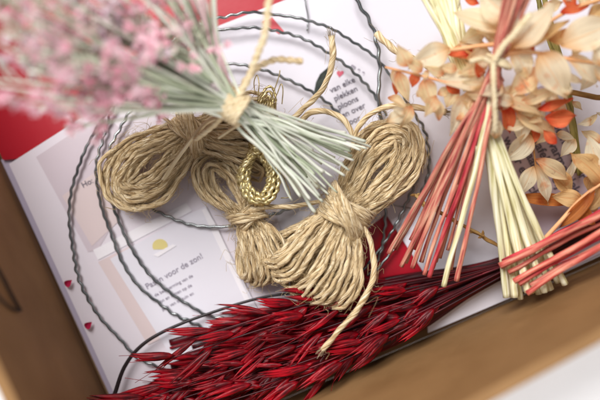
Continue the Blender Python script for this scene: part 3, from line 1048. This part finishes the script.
brs.append(branch(P(540, 60, 70), 'big peach leaf branch with broad pale cream leaves filling the top right corner',
       [([(490, 66, 96), (515, 52, 100), (545, 54, 100), (575, 60, 98), (620, 66, 96)], 2.2), ([(620, -6, 92), (570, 10, 92), (530, 36, 94), (505, 54, 94)], 2.0)],
       [(503, 30, 452, 12, 24, 98, 92, 'cream'), (512, 22, 478, -12, 26, 104, 100, 'cream'), (512, 48, 557, 2, 26, 106, 112, 'cream'), (518, 50, 570, 19, 15, 100, 100, 'tan'),
        (560, 46, 616, 22, 30, 104, 102, 'cream'), (514, 50, 528, 78, 23, 100, 90, 'cream'), (539, 52, 568, 99, 28, 102, 92, 'cream'), (566, 58, 600, 86, 20, 98, 90, 'cream'),
        (538, 68, 504, 98, 22, 90, 86, 'peach'), (520, 46, 482, 34, 20, 92, 92, 'peach'), (600, 66, 590, 40, 18, 100, 104, 'cream'), (585, 20, 606, 4, 16, 96, 92, 'tan'), (560, 12, 590, 6, 9, 94, 92, 'orange'),
        (575, 8, 562, -8, 10, 92, 92, 'orange'), (548, 40, 586, 32, 14, 92, 92, 'tan'), (535, 50, 516, 40, 10, 96, 98, 'orange'), (600, 82, 616, 60, 20, 92, 96, 'cream'), (486, 30, 460, 42, 16, 84, 80, 'cream'), (482, 20, 470, 48, 15, 80, 76, 'cream')]))
brs.append(branch(P(530, 140, 40), 'peach and orange leaf spray hanging down over the dark printed text',
       [([(508, 88, 84), (522, 108, 78), (530, 130, 66), (534, 152, 58), (536, 168, 54)], 1.5), ([(512, 96, 82), (536, 106, 80), (560, 114, 76)], 1.4)],
       [(537, 109, 574, 98, 9, 82, 84, 'orange'), (545, 118, 577, 116, 17, 78, 76, 'orange'), (500, 96, 546, 116, 17, 86, 82, 'peach'), (502, 104, 510, 134, 17, 82, 72, 'orange'), (514, 106, 550, 136, 17, 80, 70, 'peach'),
        (518, 104, 558, 87, 12, 84, 88, 'peach'), (530, 134, 504, 162, 24, 66, 58, 'cream'), (535, 159, 570, 180, 16, 58, 52, 'peach'), (535, 164, 549, 205, 15, 56, 46, 'cream'), (534, 166, 519, 197, 15, 56, 46, 'cream'),
        (548, 172, 576, 198, 20, 46, 38, 'tan'), (524, 112, 520, 144, 16, 74, 66, 'cream'), (528, 120, 556, 134, 12, 70, 68, 'peach'), (527, 118, 498, 130, 12, 72, 70, 'peach'), (538, 128, 528, 148, 10, 66, 60, 'orange'), (512, 92, 494, 112, 14, 84, 80, 'cream')]))
brs.append(branch(P(580, 200, 30), 'amber leaf branch at the right edge just above the coral red stems',
       [([(540, 244, 56), (560, 222, 60), (580, 200, 62), (604, 182, 64), (650, 158, 60)], 2.2)],
       [(604, 184, 572, 152, 26, 64, 66, 'tan'), (594, 190, 558, 230, 13, 64, 58, 'rust'), (604, 186, 588, 212, 18, 60, 56, 'tan'), (576, 202, 500, 196, 12, 40, 36, 'rust'), (600, 176, 588, 134, 22, 60, 64, 'cream'),
        (582, 200, 552, 196, 17, 54, 50, 'tan'), (612, 178, 640, 150, 22, 64, 66, 'tan'), (600, 176, 590, 194, 22, 54, 50, 'tan'), (574, 206, 596, 226, 14, 58, 52, 'rust')]))

for br, n_, box_, zz_ in [(brs[0], 26, (396, 50, 490, 118), 82), (brs[1], 36, (470, -4, 610, 100), 86), (brs[2], 22, (495, 92, 560, 138), 74), (brs[3], 12, (562, 100, 610, 212), 50)]:
    for k in range(n_):
        x, y = U(box_[0], box_[2]), U(box_[1], box_[3])
        a = U(0, 6.28)
        L = U(13, 27)
        z = zz_ + U(-12, 8)
        m_ = MB()
        m_.leaf(P(x - math.cos(a) * L / 2, y - math.sin(a) * L / 2, z), P(x + math.cos(a) * L / 2, y + math.sin(a) * L / 2, z + U(-7, 7)), L * U(.4, .6), roll=U(-.6, .6), fold=U(.2, .6), droop=U(-.1, .25), nu=14, nv=8, wav=U(.3, 1.1), peak=U(.32, .44), sharp=U(.95, 1.3))
        m_.build('leaf', M['leaf_' + random.choice(['cream', 'peach', 'peach', 'cream', 'orange' if k % 2 == 0 else 'peach', 'cream'])], br)

# ------------------------------------------------------------------ pink flower bouquet
bq = thing('flower_bouquet', P(235, 105, 40), 'tied bouquet of tiny blurred pink flowers with pale green stems, upper left', 'bouquet')
tie = (234, 106)
ZT = 92.
endp = [(317, 211), (322, 202), (337, 191), (330, 196), (350, 169), (344, 176), (371, 148), (360, 150), (352, 152), (340, 165), (332, 178), (325, 172), (318, 188), (310, 198), (300, 180), (305, 165), (345, 140), (364, 140),
        (330, 150), (312, 150), (290, 170), (296, 158), (346, 133), (322, 140), (336, 158), (284, 152), (308, 178), (354, 160)]
endp += [(x + U(-22, 6), y + U(-14, 6)) for x, y in endp[:16]]
for i, (ex, ey) in enumerate(endp):
    ox, oy = U(-12, 12), U(-10, 10)
    z = 64 + U(-5, 7) - 9 * (i % 3 == 0)
    sticks(bq, [[(ex, ey, z), ((ex + tie[0]) / 2 + ox * .4, (ey + tie[1]) / 2 + oy * .4, z + 11), (tie[0] + ox, tie[1] + oy, ZT + U(-8, 8)), (tie[0] - 40 + ox * 1.2, tie[1] - 22 + oy * 2.2, ZT + 14 + U(-8, 8))]], M['leafgreen'] if i % 6 == 2 else M['greenstem'], .8, 1.8, step=3, jit=1.8)
m_ = MB()
m_.tube(resample(PL([(225, 116, 78), (205, 124, 68), (182, 152, 60), (163, 180, 54)]), 2), 2.0, 6)
m_.tube(resample(PL([(270, 112, 76), (240, 124, 72), (218, 138, 66)]), 2), 1.6, 6)
m_.build('stem', M['raffia'], bq)


def floret_pink(m_, c, d, r):
    d = d / np.linalg.norm(d)
    a = np.cross(d, [.3, .5, .8]); a /= np.linalg.norm(a)
    b = np.cross(d, a)
    V, f, uv = [c], [], []
    k0 = U(0, 6)
    for i in range(5):
        an = k0 + i * 2 * math.pi / 5
        for da, rr, hh in ((-.5, .75, .45), (0, 1.05, .75), (.5, .75, .45)):
            V.append(c + (a * math.cos(an + da) + b * math.sin(an + da)) * r * rr + d * r * hh)
        q_ = 1 + i * 3
        f += [(0, q_, q_ + 1), (0, q_ + 1, q_ + 2)]
        uv += [(0, 0)] * 6
    m_.add(np.array(V), f, uv)
    m_.tube(np.array([c - d * r * 1.2, c - d * r * .4, c + d * r * .1]), [r * .25, r * .42, r * .3], 5)


def spray(x, y, z, n, spread, mat, rmin=1.9, rmax=4.0):
    """one flowering stem reaching from the tie"""
    m_ = MB()
    tip = P(x, y, z)
    o_ = (U(-9, 9), U(-7, 7))
    st_ = P(tie[0] + o_[0], tie[1] + o_[1], ZT + U(-6, 6))
    mid = (st_ + tip) / 2 + np.array([U(-10, 10), U(-10, 10), U(2, 14)])
    p = resample([st_, mid, tip], 4)
    m_.tube(p, np.linspace(2.0, .8, len(p)), 6)
    fm = MB()
    for b_ in range(max(4, n // 5)):
        k = int(len(p) * U(.55, .98))
        k = min(k, len(p) - 2)
        t = p[k + 1] - p[k]; t /= np.linalg.norm(t)
        d = t * U(.5, 1.2) + np.array([random.gauss(0, .7), random.gauss(0, .7), random.gauss(.1, .45)])
        d /= np.linalg.norm(d)
        L = spread * U(.5, 1.15)
        e = p[k] + d * L
        q_ = resample([p[k], p[k] + d * L * .5 + np.array([0, 0, 2.]), e], 3)
        m_.tube(q_, .7, 4, cap=False)
        for _ in range(5):
            c = q_[random.randrange(len(q_) // 2, len(q_))] + np.array([random.gauss(0, 3.2), random.gauss(0, 3.2), random.gauss(1, 3)])
            floret_pink(fm, c, d + np.array([random.gauss(0, .5), random.gauss(0, .5), .6]), U(rmin, rmax))
    so = m_.build('flower_stem', M['leafgreen'] if random.random() < .6 else M['greenstem'], bq)
    fm.build('flower_cluster', mat, so, smooth=True)


heads = []
for gx in range(7):
    for gy in range(4):
        x = -25 + gx * 32 + U(-14, 14)
        y = -22 + gy * 34 + U(-14, 14)
        if x > 120 and y > 70:
            continue
        if x > 165 and y > 25:
            continue
        heads.append((x, y))
for x, y in heads:
    near = math.hypot(x - tie[0], y - tie[1])
    spray(x, y, 104 + near * .33 + U(-18, 18), 20 if x < 110 else 12, 26, random.choice([M['pink'], M['pink'], M['pink'], M['lilac'], M['bud'], M['bud']]))
for x, y, z in [(18, 95, 195), (32, 86, 180), (60, 100, 170), (14, 102, 200), (64, 128, 140), (92, 118, 125), (40, 60, 205), (52, 40, 215), (30, 25, 225), (110, 75, 150), (100, 90, 140), (70, 20, 220), (8, 50, 230), (130, 30, 170)]:
    spray(x, y, z, 20, 18, M['pink'], 2.6, 4.8)
for k in range(16):
    x, y = U(-10, 150), U(-12, 66)
    spray(x, y, 118 + math.hypot(x - tie[0], y - tie[1]) * .2 + U(-10, 10), 15, 24, random.choice([M['bud'], M['bud'], M['lilac'], M['pink']]))
for x, y, z in [(130, 18, 122), (152, 44, 118), (176, 30, 112), (140, 72, 112), (168, 70, 106), (190, 62, 104), (200, 84, 98), (150, 96, 104), (120, 62, 122), (184, 8, 118), (112, 92, 112), (178, 92, 100)]:
    spray(x, y, z, 15, 12, random.choice([M['pink'], M['lilac'], M['bud']]), 1.7, 3.0)
# thin bare stems between the heads
for k in range(64):
    a = R(U(182, 258))
    L = U(90, 230)
    x, y = tie[0] + L * math.cos(a), tie[1] + L * math.sin(a)
    sticks(bq, [[(tie[0] + U(-10, 10), tie[1] + U(-8, 8), ZT + U(-8, 8)), ((tie[0] + x) / 2 + U(-6, 6), (tie[1] + y) / 2 + U(-6, 6), ZT + L * .12), (x, y, ZT + L * .42 + U(-14, 14))]],
           [M['greenstem'], M['greenstem'], M['greenstem'], M['leafgreen'], M['pinkpale']], .8, 1.7, step=5)
# broad grey green blades at the top
for pts, w in [([(216, 84, 92), (196, 40, 108), (160, -26, 124)], 2.6), ([(220, 80, 92), (206, 30, 112), (182, -26, 128)], 2.2), ([(226, 76, 94), (216, 30, 112), (212, -26, 126)], 3.0), ([(222, 80, 90), (190, 30, 110), (150, -20, 128)], 2.0)]:
    m_ = MB()
    p = resample(PL(pts), 4)
    m_.tube(p, np.linspace(w * .5, w * .9, len(p)), 7, flat=.35)
    m_.build('blade', M['leafgreen'] if w != 3.0 else M['greenstem'], bq)
# raffia tie
m_ = MB()
pts = []
ax = R(118)
for i in range(61):
    a = i / 10 * 2 * math.pi
    x = -11 + i * 22 / 60
    # wound across the bundle
    lx, ly = x * math.cos(R(30)), x * math.sin(R(30))
    wx, wy = 15 * math.cos(a) * math.cos(ax), 15 * math.cos(a) * math.sin(ax)
    pts.append((tie[0] + lx + wx, tie[1] + ly + wy, ZT + 12 * math.sin(a)))
m_.tube(jitter(resample(PL(pts), 1.5), .5), 2.4, 8, lobes=2, amp=.2, pitch=14)
m_.build('tie', M['raffia'], bq)
for pts, r in [([(238, 98, 98), (248, 78, 104), (258, 54, 114), (266, 26, 126), (271, -16, 138)], 2.9), ([(238, 98, 96), (246, 80, 98), (258, 67, 100), (276, 60, 100), (303, 61, 98)], 2.7),
               ([(228, 112, 98), (214, 124, 84), (196, 140, 66)], 2.4)]:
    m_ = MB()
    m_.tube(jitter(resample(PL(pts), 1.5), .5), r, 9, lobes=2, amp=.2, pitch=15)
    m_.build('tie_end', M['jute'] if r == 2.7 else M['raffia'], bq)

# ------------------------------------------------------------------ light, world, camera
w = bpy.data.worlds.new('World')
scene.world = w
w.use_nodes = True
bg = w.node_tree.nodes['Background']
bg.inputs['Color'].default_value = (.92, .95, 1.0, 1)
bg.inputs['Strength'].default_value = .35


def area(name, loc_, target, size, power, color, sy=None):
    ld_ = bpy.data.lights.new(name, 'AREA')
    ld_.energy = power
    ld_.color = color
    ld_.shape = 'RECTANGLE'
    ld_.size = size
    ld_.size_y = sy or size
    ob = bpy.data.objects.new(name, ld_)
    ob.location = loc_
    d = Vector(target) - Vector(loc_)
    ob.rotation_euler = d.to_track_quat('-Z', 'Y').to_euler()
    col.objects.link(ob)


area('window_light', (-.68, 1.0, 1.62), (0, .0, .02), 1.2, 57, (1, .985, .965), .9)
area('table_fill_light', (.42, -.95, .42), (.12, -.25, 0), .7, 13, (1, .99, .98), .4)  # unseen fill lamp, added to brighten the table beyond the near wall

cam = bpy.data.cameras.new('camera')
co = bpy.data.objects.new('camera', cam)
co.location = (0, 0, H * S)
col.objects.link(co)
cam.sensor_width = 36
cam.lens = 36 * H / 600.
cam.clip_start = .005
cam.clip_end = 50
cam.dof.use_dof = True
cam.dof.focus_distance = (H - 42) * S
cam.dof.aperture_fstop = 2.5
# the lens is entered in millimetres while the box is modelled at real size
scene.camera = co
scene.view_settings.view_transform = 'Standard'
scene.view_settings.look = 'None'
scene.view_settings.exposure = .03
scene.view_settings.gamma = 1
scene.cycles.max_bounces = 8
scene.cycles.use_denoising = True
